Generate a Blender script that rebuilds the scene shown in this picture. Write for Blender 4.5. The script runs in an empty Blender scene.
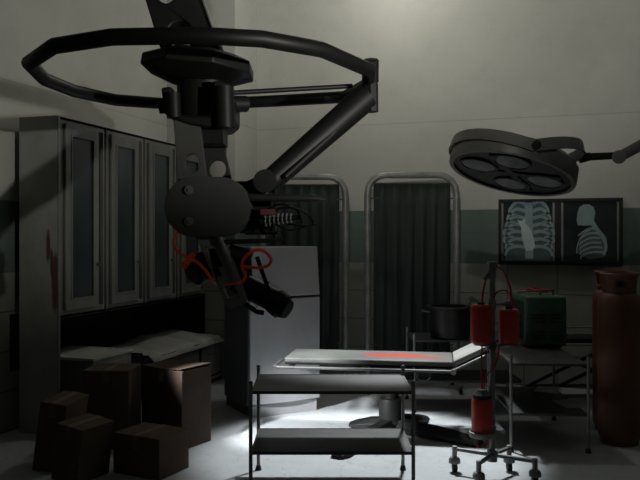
import bpy, bmesh, math, random
from mathutils import Vector, Matrix, Euler
from mathutils.geometry import tessellate_polygon
random.seed(4)
PI = math.pi
scn = bpy.context.scene
col = scn.collection

# ---------------------------------------------------------------- camera frame
FPX, HOR, CH = 740.0, 237.0, 1.7           # focal length in px, horizon row, eye height
TH = math.atan(236.0 / FPX)                # camera is turned left of the room axis
ct, st = math.cos(TH), math.sin(TH)
def C(xc, zc, z):                          # camera aligned (right, ahead, height) -> world
    return Vector((xc * ct - zc * st, xc * st + zc * ct, z))
def A(px, py, zc):                         # measured spot in the photo at distance zc -> (right, ahead, height)
    return Vector(((px - 320) / FPX * zc, zc, CH + (HOR - py) / FPX * zc))
def G(px, py, z=0.0):                      # measured spot on a horizontal surface of height z
    zc = (CH - z) * FPX / (py - HOR)
    return Vector(((px - 320) / FPX * zc, zc, z))

# ---------------------------------------------------------------- node helpers
class NT:
    def __init__(s, name):
        s.m = bpy.data.materials.new(name); s.m.use_nodes = True
        s.t = s.m.node_tree; s.b = s.t.nodes['Principled BSDF']
    def n(s, typ, **kw):
        nd = s.t.nodes.new(typ)
        for k, v in kw.items(): setattr(nd, k, v)
        return nd
    def l(s, a, b): s.t.links.new(a, b)
    def val(s, sock, v):
        if hasattr(v, 'links') or isinstance(v, bpy.types.NodeSocket): s.l(v, sock)
        else: sock.default_value = v
    def math(s, op, a, b=0.0, c=0.0):
        nd = s.n('ShaderNodeMath', operation=op)
        s.val(nd.inputs[0], a); s.val(nd.inputs[1], b)
        if op in ('COMPARE', 'SMOOTH_MIN'): s.val(nd.inputs[2], c)
        return nd.outputs[0]
    def mix(s, f, a, b):
        nd = s.n('ShaderNodeMix', data_type='RGBA')
        s.val(nd.inputs[0], f)
        s.val(nd.inputs[6], a); s.val(nd.inputs[7], b)
        return nd.outputs[2]
    def coord(s, which='Object'):
        return s.n('ShaderNodeTexCoord').outputs[which]
    def noise(s, vec, scale, detail=4.0, rough=0.6, stretch=None):
        nd = s.n('ShaderNodeTexNoise')
        nd.inputs['Scale'].default_value = scale; nd.inputs['Detail'].default_value = detail
        nd.inputs['Roughness'].default_value = rough
        if stretch:
            mp = s.n('ShaderNodeMapping'); mp.inputs['Scale'].default_value = stretch
            s.l(vec, mp.inputs[0]); vec = mp.outputs[0]
        s.l(vec, nd.inputs['Vector'])
        return nd.outputs[0]
    def ramp(s, f, a, b):
        nd = s.n('ShaderNodeMapRange'); nd.inputs[1].default_value = a; nd.inputs[2].default_value = b
        nd.clamp = True
        s.l(f, nd.inputs[0]); return nd.outputs[0]
    def bump(s, h, strength, dist=0.01):
        nd = s.n('ShaderNodeBump'); nd.inputs['Strength'].default_value = strength
        nd.inputs['Distance'].default_value = dist
        s.l(h, nd.inputs['Height']); s.l(nd.outputs[0], s.b.inputs['Normal'])

def c4(c): return (c[0], c[1], c[2], 1.0)
def mat(name, c, rough=0.6, metal=0.0, c2=None, scale=6.0, bump=0.1, stretch=None, spec=0.5, emis=0.0, lo=0.35, hi=0.65):
    t = NT(name)
    vec = t.coord()
    f = t.noise(vec, scale, stretch=stretch)
    if c2 is None: c2 = tuple(x * 0.6 for x in c)
    cc = t.mix(t.ramp(f, lo, hi), c4(c2), c4(c))
    t.l(cc, t.b.inputs['Base Color'])
    t.b.inputs['Roughness'].default_value = rough
    t.b.inputs['Metallic'].default_value = metal
    t.b.inputs['Specular IOR Level'].default_value = spec
    if emis:
        t.l(cc, t.b.inputs['Emission Color']); t.b.inputs['Emission Strength'].default_value = emis
    if bump: t.bump(f, bump)
    return t.m

# walls: pale plaster above, a dark green band, grey tiles below
def wall_material():
    t = NT('wall_paint')
    p = t.n('ShaderNodeNewGeometry').outputs['Position']
    sep = t.n('ShaderNodeSeparateXYZ'); t.l(p, sep.inputs[0])
    z = sep.outputs[2]
    xy = t.math('ADD', sep.outputs[0], sep.outputs[1])
    n1 = t.noise(p, 0.9, 5); n2 = t.noise(p, 3.5, 6, .7); n3 = t.noise(p, 2.0, 5, .7, (1, 1, .25))
    pl = t.mix(t.ramp(n1, .3, .7), (.44, .44, .40, 1), (.52, .52, .475, 1))
    pl = t.mix(t.math('MULTIPLY', t.ramp(n2, .5, .75), .35), pl, (.36, .36, .33, 1))
    seam = t.math('COMPARE', z, 3.07, .006)
    pl = t.mix(t.math('MULTIPLY', seam, .35), pl, (.20, .20, .18, 1))
    gr = t.mix(t.ramp(n3, .3, .7), (.105, .145, .125, 1), (.15, .19, .165, 1))
    ti = t.mix(t.ramp(n3, .3, .7), (.23, .23, .20, 1), (.31, .31, .28, 1))
    fz = t.math('FRACT', t.math('DIVIDE', z, .3475))
    fx = t.math('FRACT', t.math('DIVIDE', xy, .55))
    line = t.math('MAXIMUM', t.math('LESS_THAN', fz, .035), t.math('LESS_THAN', fx, .02))
    ti = t.mix(t.math('MULTIPLY', line, .7), ti, (.06, .06, .055, 1))
    gr = t.mix(t.math('MULTIPLY', line, .25), gr, (.05, .06, .055, 1))
    c = t.mix(t.math('GREATER_THAN', z, 1.39), ti, gr)
    c = t.mix(t.math('GREATER_THAN', z, 2.02), c, pl)
    t.l(c, t.b.inputs['Base Color']); t.b.inputs['Roughness'].default_value = .75
    t.b.inputs['Specular IOR Level'].default_value = .25
    t.bump(n2, .12)
    return t.m
def floor_material():
    t = NT('floor_concrete')
    p = t.n('ShaderNodeNewGeometry').outputs['Position']
    n1 = t.noise(p, 1.2, 6); n2 = t.noise(p, 9, 6, .7)
    c = t.mix(t.ramp(n1, .3, .7), (.38, .405, .415, 1), (.47, .50, .51, 1))
    c = t.mix(t.math('MULTIPLY', t.ramp(n2, .45, .7), .3), c, (.30, .32, .33, 1))
    vo = t.n('ShaderNodeTexVoronoi', feature='DISTANCE_TO_EDGE'); vo.inputs['Scale'].default_value = 1.3
    ad = t.n('ShaderNodeVectorMath', operation='ADD'); t.l(p, ad.inputs[0])
    nz = t.n('ShaderNodeTexNoise'); nz.inputs['Scale'].default_value = 4; t.l(p, nz.inputs['Vector'])
    t.l(nz.outputs[1], ad.inputs[1]); t.l(ad.outputs[0], vo.inputs['Vector'])
    c = t.mix(t.math('MULTIPLY', t.math('LESS_THAN', vo.outputs[0], .006), .35), c, (.12, .13, .13, 1))
    t.l(c, t.b.inputs['Base Color']); t.b.inputs['Roughness'].default_value = .6
    t.b.inputs['Specular IOR Level'].default_value = .3
    t.bump(n2, .15)
    return t.m
def stained(name, base, dark, stains, rough=.6, metal=0.0, scale=4.0, red=(.55, .03, .015), spec=.5, stretch=None):
    """stains: list of (x, y, z, rx, ry, rz) ellipsoids in object space"""
    t = NT(name); v = t.coord()
    n = t.noise(v, scale, stretch=stretch); n2 = t.noise(v, 7, 5, .7)
    c = t.mix(t.ramp(n, .3, .7), c4(dark), c4(base))
    for (x, y, z, rx, ry, rz) in stains:
        mp = t.n('ShaderNodeMapping', vector_type='TEXTURE')
        mp.inputs['Location'].default_value = (x, y, z); mp.inputs['Scale'].default_value = (rx, ry, rz)
        t.l(v, mp.inputs[0])
        ln = t.n('ShaderNodeVectorMath', operation='LENGTH'); t.l(mp.outputs[0], ln.inputs[0])
        d = t.math('ADD', ln.outputs['Value'], t.math('MULTIPLY', n2, .9))
        f = t.n('ShaderNodeMapRange'); f.clamp = True
        for i, q in ((1, 1.5), (2, 1.15), (3, 0.0), (4, .9)): f.inputs[i].default_value = q
        t.l(d, f.inputs[0])
        c = t.mix(f.outputs[0], c, c4(red))
    t.l(c, t.b.inputs['Base Color']); t.b.inputs['Roughness'].default_value = rough
    t.b.inputs['Metallic'].default_value = metal; t.b.inputs['Specular IOR Level'].default_value = spec
    t.bump(n2, .08)
    return t.m

M = dict(
    headr=mat('headrest_vinyl', (.27, .275, .25), .6, 0, (.20, .205, .19), 4, .05),
    wall=wall_material(), floor=floor_material(),
    ceil=mat('ceiling_plaster', (.35, .35, .33), .8),
    black=mat('black_painted_steel', (.007, .0073, .0073), .5, .0, (.005, .005, .005), 5, .05, spec=.22),
    dark=mat('dark_grey_steel', (.016, .016, .0155), .55, 0, (.012, .012, .0117), 4, .05, spec=.25),
    elbow=mat('matt_grey_cover', (.055, .055, .053), .75, 0, (.045, .045, .043), 4, .05, spec=.1),
    darkg=mat('grey_steel', (.09, .09, .088), .5, .2, (.07, .07, .068), 4, .05),
    chrome=mat('worn_bright_metal', (.42, .42, .41), .35, .7, (.28, .28, .27), 8, .05),
    tube=mat('grey_tubing', (.30, .31, .30), .45, .3, (.20, .205, .20), 6, .05),
    steel=mat('shelf_steel', (.085, .085, .085), .5, .2, (.05, .05, .05), 3, .05, (1, 5, 1)),
    orange=mat('orange_cable', (.62, .075, .012), .5, 0, (.45, .05, .01), 9, 0, emis=.03),  # faint glow added so cable and clamp stand out in the dark
    redtube=mat('red_tube', (.45, .02, .03), .4, 0, (.32, .012, .02), 9, 0),
    redb=mat('red_bottle', (.60, .06, .045), .4, 0, (.48, .04, .03), 5, .02),
    rubber=mat('black_rubber', (.02, .02, .02), .7),
    stand=mat('stand_grey', (.26, .275, .265), .5, .2, (.17, .18, .17), 7, .05),
    green=mat('green_enamel', (.075, .16, .11), .5, .1, (.045, .11, .075), 5, .08),
    greend=mat('dark_green_recess', (.015, .028, .022), .6),
    gas=mat('rust_orange_paint', (.19, .078, .032), .55, 0, (.10, .036, .02), 3, .1, (1, 1, .4)),
    gas2=mat('dull_brown_paint', (.20, .06, .028), .55, .1, (.12, .035, .02), 3, .1, (1, 1, .4)),
    card=mat('cardboard', (.12, .088, .064), .85, 0, (.085, .062, .046), 3, .06, spec=.15),
    card2=mat('darker_cardboard', (.075, .052, .037), .85, 0, (.05, .036, .027), 3, .06, spec=.15),
    tape=mat('packing_tape', (.14, .105, .08), .7, 0, None, 8, 0),
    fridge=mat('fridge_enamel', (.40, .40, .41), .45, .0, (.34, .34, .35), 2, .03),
    fridges=mat('fridge_shaded_side', (.075, .08, .09), .5, 0, (.06, .064, .072), 3, .03),  # shade of the unlit side put into the body colour
    fridgeg=mat('fridge_gasket', (.05, .05, .055), .6),
    cab=mat('cabinet_paint', (.17, .17, .157), .6, 0, (.11, .11, .10), 3, .05, (1, 1, .3)),
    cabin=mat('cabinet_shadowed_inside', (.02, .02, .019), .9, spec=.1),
    curtain=mat('dark_green_curtain', (.05, .064, .057), .9, 0, (.036, .046, .041), 5, .1, (3, 3, .25), spec=.2),
    lampg=mat('lamp_grey', (.16, .16, .155), .45, .2, (.12, .12, .115), 5, .04),
    lampd=mat('lamp_dark_face', (.018, .018, .018), .6),
    lens=mat('lamp_lens', (.30, .305, .32), .6, 0, (.14, .145, .15), 6, 0),
    sheet=mat('white_sheet', (.50, .50, .47), .8, 0, (.38, .38, .36), 3, .1),
    paper=mat('grey_paper', (.42, .42, .40), .8, 0, (.34, .34, .33), 5, 0),
    pot=mat('black_pot', (.03, .03, .03), .45, .3), potrim=mat('pot_rim', (.16, .16, .16), .35, .6),
    mat_=stained('mattress_vinyl', (.11, .114, .103), (.07, .073, .067), [(.10, .0, .05, .30, .15, .2), (.34, -.06, .05, .22, .07, .2)], .6, red=(.30, .035, .02)),
    sidep=stained('cabinet_side_panel', (.36, .36, .33), (.27, .27, .25), [(.375, -.0, 1.32, .05, .2, .30), (.30, 0, 1.62, .025, .2, .16), (.335, 0, 1.48, .02, .2, .14)], .6, red=(.10, .03, .028)),
    shelfst=stained('blood_marked_shelf', (.085, .085, .085), (.05, .05, .05), [(-.05, .18, 0, .22, .10, .2)], .5, .3, red=(.22, .015, .015), stretch=(1, 4, 1)),
    film=mat('xray_film', (.030, .040, .042), .8, 0, (.020, .026, .028), 3, 0, spec=.1),
    film2=mat('xray_film_edge', (.13, .15, .15), .4, 0, None, 3, 0),
    bone=mat('xray_bone', (.24, .32, .32), .8, 0, (.20, .28, .285), 9, 0, emis=.02),
    bone2=mat('xray_dense', (.50, .58, .57), .8, 0, (.38, .46, .46), 9, 0, emis=.02),
    tissue=mat('xray_tissue', (.09, .125, .13), .8, 0, (.06, .09, .095), 9, 0),
)
def glass_mat():
    t = NT('cabinet_glass')
    t.b.inputs['Base Color'].default_value = (.11, .14, .16, 1); t.b.inputs['Roughness'].default_value = .18
    n = t.noise(t.coord(), 2.5, 4, .6)
    t.l(t.mix(t.ramp(n, .35, .65), (.035, .044, .048, 1), (.065, .078, .085, 1)), t.b.inputs['Base Color'])
    t.b.inputs['Alpha'].default_value = .8
    return t.m
M['glass'] = glass_mat()

# ---------------------------------------------------------------- mesh builder
def frame_of(d):
    d = d.normalized()
    up = Vector((0, 0, 1)) if abs(d.z) < .95 else Vector((1, 0, 0))
    a = d.cross(up).normalized(); b = a.cross(d).normalized()
    return a, b
class MB:
    def __init__(s): s.bm = bmesh.new(); s.mi = 0
    def face(s, vs):
        try:
            f = s.bm.faces.new(vs); f.material_index = s.mi; return f
        except ValueError: return None
    def v(s, p): return s.bm.verts.new(p)
    def box(s, c, size, rot=None, taper=1.0):
        c = Vector(c); hx, hy, hz = [q / 2 for q in size]
        R = rot.to_matrix() if rot else Matrix.Identity(3)
        vs = []
        for z in (-1, 1):
            k = taper if z > 0 else 1
            for x, y in ((-1, -1), (1, -1), (1, 1), (-1, 1)):
                vs.append(s.v(c + R @ Vector((x * hx * k, y * hy * k, z * hz))))
        for f in ((3, 2, 1, 0), (4, 5, 6, 7), (0, 1, 5, 4), (1, 2, 6, 5), (2, 3, 7, 6), (3, 0, 4, 7)):
            s.face([vs[i] for i in f])
        return s
    def cyl(s, p0, p1, r0, r1=None, n=16):
        p0, p1 = Vector(p0), Vector(p1); r1 = r0 if r1 is None else r1
        a, b = frame_of(p1 - p0)
        q0 = [s.v(p0 + (a * math.cos(2*PI*i/n) + b * math.sin(2*PI*i/n)) * r0) for i in range(n)]
        q1 = [s.v(p1 + (a * math.cos(2*PI*i/n) + b * math.sin(2*PI*i/n)) * r1) for i in range(n)]
        for i in range(n): s.face([q0[i], q0[(i+1) % n], q1[(i+1) % n], q1[i]])
        s.face(q0[::-1]); s.face(q1)
        return s
    def tube(s, pts, r, n=10, closed=False, smooth=0):
        pts = [Vector(p) for p in pts]
        if smooth: pts = catmull(pts, smooth, closed)
        m = len(pts); rings = []; prev = None
        for i, p in enumerate(pts):
            if closed: t = (pts[(i+1) % m] - pts[i-1])
            else: t = pts[min(i+1, m-1)] - pts[max(i-1, 0)]
            t.normalize()
            if prev is None: a, b = frame_of(t)
            else:
                a = prev - t * prev.dot(t); a.normalize(); b = a.cross(t)
            prev = a.copy()
            if closed: a, b = frame_of(t)
            rr = r[i] if isinstance(r, (list, tuple)) else r
            rings.append([s.v(p + (a * math.cos(2*PI*k/n) + b * math.sin(2*PI*k/n)) * rr) for k in range(n)])
        for i in range(m if closed else m - 1):
            A_, B_ = rings[i], rings[(i+1) % m]
            for k in range(n): s.face([A_[k], A_[(k+1) % n], B_[(k+1) % n], B_[k]])
        if not closed: s.face(rings[0][::-1]); s.face(rings[-1])
        return s
    def lathe(s, prof, c=(0, 0, 0), n=32, mtx=None, a0=0, a1=2*PI):
        c = Vector(c); full = abs(a1 - a0 - 2*PI) < 1e-6
        rings = []
        for r, z in prof:
            if r < 1e-6: p = Vector((0, 0, z)); rings.append([s.v(c + (mtx @ p if mtx else p))]); continue
            ring = []
            for k in range(n if full else n + 1):
                an = a0 + (a1 - a0) * k / n
                p = Vector((r * math.cos(an), r * math.sin(an), z))
                ring.append(s.v(c + (mtx @ p if mtx else p)))
            rings.append(ring)
        for A_, B_ in zip(rings, rings[1:]):
            if len(A_) == 1 and len(B_) == 1: continue
            cnt = n
            for k in range(cnt):
                k2 = (k+1) % n if full else k+1
                if len(A_) == 1: s.face([A_[0], B_[k2], B_[k]])
                elif len(B_) == 1: s.face([A_[k], A_[k2], B_[0]])
                else: s.face([A_[k], A_[k2], B_[k2], B_[k]])
        return s
    def prism(s, loops, y0, y1, f=None):
        """loops: [outer, hole, ...] of (x,z); extruded from y0 to y1. f maps (x,y,z) to a point"""
        f = f or (lambda x, y, z: Vector((x, y, z)))
        L3 = [[Vector((x, z, 0)) for x, z in lp] for lp in loops]
        tris = tessellate_polygon(L3)
        flat = [p for lp in loops for p in lp]
        lo = [s.v(f(x, y0, z)) for x, z in flat]; hi = [s.v(f(x, y1, z)) for x, z in flat]
        for t in tris: s.face([lo[i] for i in t]); s.face([hi[i] for i in t][::-1])
        k = 0
        for lp in loops:
            m = len(lp)
            for i in range(m): s.face([lo[k+i], lo[k+(i+1) % m], hi[k+(i+1) % m], hi[k+i]])
            k += m
        return s
    def poly(s, pts): s.face([s.v(p) for p in pts]); return s
    def build(s, name, m, parent=None, smooth=True, bevel=0.0, keep_normals=False):
        if not keep_normals: bmesh.ops.recalc_face_normals(s.bm, faces=s.bm.faces)
        me = bpy.data.meshes.new(name); s.bm.to_mesh(me); s.bm.free()
        for q in (m if isinstance(m, (list, tuple)) else [m]): me.materials.append(q)
        if smooth:
            for p in me.polygons: p.use_smooth = True
            me.set_sharp_from_angle(angle=math.radians(38))
        o = bpy.data.objects.new(name, me); col.objects.link(o)
        if parent: o.parent = parent
        if bevel:
            b = o.modifiers.new('bevel', 'BEVEL'); b.width = bevel; b.segments = 2; b.limit_method = 'ANGLE'
            b.angle_limit = math.radians(40)
        return o
def catmull(pts, k, closed=False):
    out = []; m = len(pts)
    for i in range(m if closed else m - 1):
        if closed: p0, p1, p2, p3 = pts[i-1], pts[i], pts[(i+1) % m], pts[(i+2) % m]
        else: p0, p1, p2, p3 = pts[max(i-1, 0)], pts[i], pts[i+1], pts[min(i+2, m-1)]
        for j in range(k):
            t = j / k
            out.append(.5 * ((2*p1) + (p2-p0)*t + (2*p0-5*p1+4*p2-p3)*t*t + (3*p1-p0-3*p2+p3)*t**3))
    if not closed: out.append(pts[-1])
    return out
def arc(cx, cy, rx, ry, a0, a1, n):
    return [(cx + rx*math.cos(math.radians(a0+(a1-a0)*i/n)), cy + ry*math.sin(math.radians(a0+(a1-a0)*i/n))) for i in range(n+1)]

def tag(o, label=None, cat=None, group=None, kind=None):
    if label: o['label'] = label
    if cat: o['category'] = cat
    if group: o['group'] = group
    if kind: o['kind'] = kind
    return o
def thing(name, label, cat, loc=(0, 0, 0), rotz=0.0, group=None):
    o = bpy.data.objects.new(name, None); col.objects.link(o); o.empty_display_size = .1
    o.location = loc; o.rotation_euler = (0, 0, rotz)
    return tag(o, label, cat, group)
def dup(root, loc, rotz, label):
    r = root.copy(); col.objects.link(r); r.location = loc; r.rotation_euler = (0, 0, rotz); r['label'] = label
    for ch in list(root.children):
        c = ch.copy(); col.objects.link(c); c.parent = r
        for g in ch.children:
            d = g.copy(); col.objects.link(d); d.parent = c
    return r
def struct(name, mb, m, **k):
    return tag(mb.build(name, m, **k), kind='structure')

# ---------------------------------------------------------------- room shell
LW, RW, BW, FW, CE = -4.56, 3.6, 8.79, -3.0, 5.2
PX, PY = -3.65, 8.10                        # the projecting wall section in the left corner
b = MB(); b.box(((LW+RW)/2, (BW+FW)/2, -.05), (RW-LW+.4, BW-FW+.4, .1)); struct('floor', b, M['floor'], smooth=False)
b = MB(); b.box(((LW+RW)/2, (BW+FW)/2, CE+.05), (RW-LW+.4, BW-FW+.4, .1)); struct('ceiling', b, M['ceil'], smooth=False)
b = MB(); b.box(((LW+RW)/2, BW+.1, CE/2), (RW-LW+.4, .2, CE)); struct('wall_back', b, M['wall'], smooth=False)
b = MB(); b.box((LW-.1, (BW+FW)/2, CE/2), (.2, BW-FW, CE)); struct('wall_left', b, M['wall'], smooth=False)
b = MB(); b.box((RW+.1, (BW+FW)/2, CE/2), (.2, BW-FW, CE)); struct('wall_right', b, M['wall'], smooth=False)
b = MB(); b.box(((LW+RW)/2, FW-.1, CE/2), (RW-LW+.4, .2, CE)); struct('wall_front', b, M['wall'], smooth=False)
b = MB(); b.box(((LW+PX)/2, (PY+BW)/2, CE/2), (PX-LW, BW-PY, CE)); struct('wall_left_projection', b, M['wall'], smooth=False)

b = MB(); b.box((LW+.006, 6.72, .77), (.012, 2.74, .50)); struct('shade_panel_1', b, M['cabin'], smooth=False)  # dark sheets stand in for the shade under the wall cabinets
b = MB(); b.box((-4.29, PY-.006, .77), (.5, .012, .50)); struct('shade_panel_2', b, M['cabin'], smooth=False)
# ---------------------------------------------------------------- left cabinet bank
CF, CB = -4.05, -4.447                      # front and back x of the bank
ys = [5.335 + .69*i for i in range(5)]
labels = ['tall glass door wall cabinet nearest the camera, beside the blood-smeared end panel',
          'second glass door wall cabinet from the blood-smeared end panel',
          'third glass door wall cabinet from the end panel, left of the robot elbow',
          'farthest glass door wall cabinet, tucked behind the robot arm next to the fridge']
# end panel
pr = thing('end_panel', 'tall pale cabinet end panel streaked with dried blood near its front edge', 'panel', (CB, 5.335, 0))
b = MB(); b.box((.198, .012, 1.37), (.397, .024, 2.74)); b.build('board', M['sidep'], pr, bevel=.003)
b = MB(); b.box((.400, .012, 1.37), (.008, .026, 2.735)); b.build('edge_strip', M['cab'], pr)
Z0, Z1 = 1.0, 2.735
for i in range(4):
    y0, y1 = ys[i] + .028, ys[i+1] - .006
    if i == 3: y1 = 8.09
    t = thing('wall_cabinet', labels[i], 'cabinet', (CF, y0, Z0), 0, 'glass door cabinets along the left wall')
    W = y1 - y0; H = Z1 - Z0; D = CF - CB
    b = MB()
    b.box((-D+.01, W/2, H/2), (.02, W, H))
    b.box((-D/2, W/2, H-.012), (D, W, .024)); b.box((-D/2, W/2, .012), (D, W, .024))
    b.box((-D/2, .011, H/2), (D-.03, .022, H)); b.box((-D/2, W-.011, H/2), (D-.03, .022, H))
    b.build('carcass', M['cab'], t)
    for k in (1, 2, 3):
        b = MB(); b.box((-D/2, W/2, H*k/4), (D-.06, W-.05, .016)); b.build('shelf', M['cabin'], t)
    b = MB(); b.box((-.03, W/2, H/2), (.006, W-.06, H-.06)); b.build('inner_shade_panel', M['rubber'], t)  # black panel stands in for the shade inside and in the door gaps
    # face frame
    b = MB(); b.prism([[(0, 0), (W, 0), (W, H), (0, H)], [(.05, .07), (.05, H-.06), (W-.02, H-.06), (W-.02, .07)]], -.02, 0, lambda x, y, z: Vector((y, x, z)))
    b.build('face_frame', M['cab'], t, bevel=.003)
    # hinged door with raised frame round the glass
    d = MB(); x0, x1, z0, z1 = .045, W-.13, .06, H-.055
    d.prism([[(x0, z0), (x1, z0), (x1, z1), (x0, z1)], [(x0+.07, z0+.09), (x0+.07, z1-.09), (x1-.07, z1-.09), (x1-.07, z0+.09)]], .002, .03, lambda x, y, z: Vector((y, x, z)))
    dr = d.build('door', M['cab'], t, bevel=.006)
    d = MB(); d.box((.012, (x0+x1)/2, (z0+z1)/2), (.006, x1-x0-.13, z1-z0-.17)); d.build('glass', M['glass'], dr)
    d = MB(); d.prism([[(x0+.068, z0+.088), (x1-.068, z0+.088), (x1-.068, z1-.088), (x0+.068, z1-.088)], [(x0+.085, z0+.105), (x0+.085, z1-.105), (x1-.085, z1-.105), (x1-.085, z0+.105)]], .026, .038, lambda x, y, z: Vector((y, x, z)))
    d.build('glazing_bead', M['cab'], dr, bevel=.003)
    d = MB(); d.cyl((.03, x1-.03, .45), (.055, x1-.03, .45), .010); d.cyl((.05, x1-.03, .45), (.062, x1-.03, .45), .018, .014); d.build('knob', M['darkg'], dr)

# lower storage
t = thing('base_cabinet', 'low grey cabinet with white worktop standing behind the cardboard boxes', 'cabinet', (-3.79, 5.47, 0))
b = MB(); b.box((-.33, .30, .315), (.66, .60, .63)); b.build('carcass', M['cab'], t, bevel=.006)
b = MB(); b.box((-.33, .30, .642), (.68, .62, .024)); b.build('worktop', M['sheet'], t, bevel=.004)
b = MB(); b.box((.008, .30, .32), (.018, .54, .54)); dr = b.build('door', M['cab'], t, bevel=.004)
b = MB(); b.tube([(.017, .1, .40), (.045, .1, .40), (.045, .1, .52), (.017, .1, .52)], .006, 8); b.build('handle', M['darkg'], dr)
t = thing('storage_bench', 'long low bench with drawers under a crumpled white sheet below the wall cabinets', 'bench', (-3.79, 6.15, 0))
b = MB(); b.box((-.36, .95, .49), (.72, 1.9, .03)); b.box((-.70, .95, .25), (.03, 1.9, .46))
for y in (.02, .68, 1.32, 1.88): b.box((-.36, y, .2375), (.70, .03, .475))
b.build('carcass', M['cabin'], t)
for k, y in enumerate((1.0, 1.60)):
    b = MB(); b.box((.0, y, .28), (.02, .56 if k == 0 else .5, .34)); dd = b.build('drawer', M['cab'], t, bevel=.004)
    b = MB(); b.tube([(.01, y-.08, .36), (.03, y-.08, .36), (.03, y+.08, .36), (.01, y+.08, .36)], .006, 8); b.build('handle', M['darkg'], dd)
b = MB(); b.box((.0, 1.3, .075), (.02, 1.14, .03)); b.build('plinth_strip', M['cab'], t)
# sheet on the bench
b = MB(); nx, ny = 10, 44; g = []
for i in range(nx+1):
    row = []
    for j in range(ny+1):
        x = -.70 + .74*i/nx; y = .28 + 1.6*j/ny
        z = .512 + .02*abs(math.sin(y*5.1+x*2)) + .012*math.sin(y*13+x*7)**2 + .05*max(0, math.sin((y-.5)*1.6))*(1-i/nx)
        if i == nx: z = .47
        row.append(b.v((x, y, z)))
    g.append(row)
for i in range(nx):
    for j in range(ny): b.face([g[i][j], g[i+1][j], g[i+1][j+1], g[i][j+1]])
o = b.build('bed_sheet', M['sheet'])
o.location = (-3.79, 6.15, 0)
so = o.modifiers.new('s', 'SOLIDIFY'); so.thickness = .006
tag(o, 'crumpled white sheet spread along the low bench below the wall cabinets', 'sheet')
t = thing('instrument_tray', 'shallow dark tray resting on the near end of the low bench', 'tray', (-4.05, 6.29, .505))
b = MB(); b.box((0, 0, .008), (.36, .22, .016)); b.box((-.175, 0, .03), (.012, .22, .045)); b.box((.175, 0, .03), (.012, .22, .045)); b.box((0, -.105, .03), (.36, .012, .045)); b.box((0, .105, .03), (.36, .012, .045))
b.build('tray_body', M['dark'], t)
b = MB()
b.cyl((-.12, -.03, .022), (.12, .03, .022), .006); b.cyl((-.1, .05, .022), (.11, .0, .022), .005); b.build('instrument', M['darkg'], t)

# ---------------------------------------------------------------- cardboard boxes
def carton(loc, size, rz, label, tilt=(0, 0), flaps=False, m='card'):
    t = thing('cardboard_box', label, 'box', loc, rz, 'cardboard boxes heaped on the floor')
    t.rotation_euler = (tilt[0], tilt[1], rz)
    w, d, h = size
    b = MB(); b.box((0, 0, h/2), size)
    b.build('carton', M[m], t, bevel=.006)
    b = MB(); b.box((0, 0, h+.001), (.05, d*.99, .003)); b.box((0, -d/2-.001, h-.05), (.05, .003, .10)); b.build('tape', M['tape'], t)
    if flaps:
        b = MB()
        b.box((-w/4, 0, h+.008), (w/2-.004, d, .006), Euler((0, .05, 0))); b.box((w/4, 0, h+.010), (w/2-.004, d, .006), Euler((0, -.07, 0)))
        b.build('flap', M[m], t)
    return t
def ground(px, py): return C(*G(px, py))
def gpos(xc, zc): return C(xc, zc, 0)
carton(gpos(-1.97, 5.55), (.20, .40, .50), TH-.10, 'tall narrow cardboard box at the left end of the heap, leaning right', (0, .13))
carton(gpos(-1.70, 5.25), (.24, .32, .40), TH-.45, 'narrow cardboard box leaning at the front left of the heap', (0, .12), m='card')
carton(gpos(-1.71, 6.10), (.38, .36, .63), TH-.04, 'tall cardboard box at the back of the heap, before the low cabinet', m='card')
carton(gpos(-1.19, 6.14), (.44, .36, .63), TH-.55, 'large dark cardboard box at the back right of the heap', flaps=True, m='card2')
carton(gpos(-1.23, 5.40), (.42, .34, .29), TH-.62+.15, 'small square cardboard box at the front right of the heap')

# ---------------------------------------------------------------- refrigerator
fl = G(250, 419); fr = G(320, 410)
ang = math.atan2(fr.y-fl.y, fr.x-fl.x)
t = thing('refrigerator', 'white two door refrigerator standing askew behind the operating table', 'refrigerator', C(fl.x, fl.y, 0), TH+ang)
FWd, FD, FH = .745, .66, 1.607
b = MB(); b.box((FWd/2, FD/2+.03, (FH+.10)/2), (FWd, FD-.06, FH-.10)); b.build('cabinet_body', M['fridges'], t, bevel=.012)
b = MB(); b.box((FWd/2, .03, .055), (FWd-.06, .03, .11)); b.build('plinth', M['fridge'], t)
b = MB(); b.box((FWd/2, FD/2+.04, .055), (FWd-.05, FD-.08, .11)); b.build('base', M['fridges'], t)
b = MB(); b.box((FWd/2, .05, .85), (FWd-.03, .03, 1.46)); b.build('door_gasket', M['fridgeg'], t)
def fdoor(name, z0, z1, tap, hz0, hz1):
    b = MB()
    n = 8; top = []
    for i in range(n+1):
        u = i/n; xx = FWd*u; yy = -.03*math.sin(PI*u)
        top.append((xx, yy))
    lo = [b.v((x, y, z0)) for x, y in top] + [b.v((FWd, .04, z0)), b.v((0, .04, z0))]
    hi = [b.v((x*(1-tap)+FWd*tap/2, y+(.02 if tap else 0), z1)) for x, y in top] + [b.v((FWd*(1-tap/2), .04, z1)), b.v((FWd*tap/2, .04, z1))]
    m = len(lo)
    for i in range(m): b.face([lo[i], lo[(i+1) % m], hi[(i+1) % m], hi[i]])
    b.face(lo[::-1]); b.face(hi)
    d = b.build(name, M['fridge'], t, bevel=.008)
    b = MB(); b.box((.17, -.045, (hz0+hz1)/2), (.26, .035, hz1-hz0)); b.build('handle', M['fridge'], d, bevel=.008)
fdoor('freezer_door', 1.135, FH, .05, 1.17, 1.20)
fdoor('fridge_door', .12, 1.115, 0, 1.03, 1.06)
b = MB(); b.box((FWd*.30, -.012, 1.27), (.26, .008, .012)); b.build('trim_strip', M['fridgeg'], t)

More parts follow.
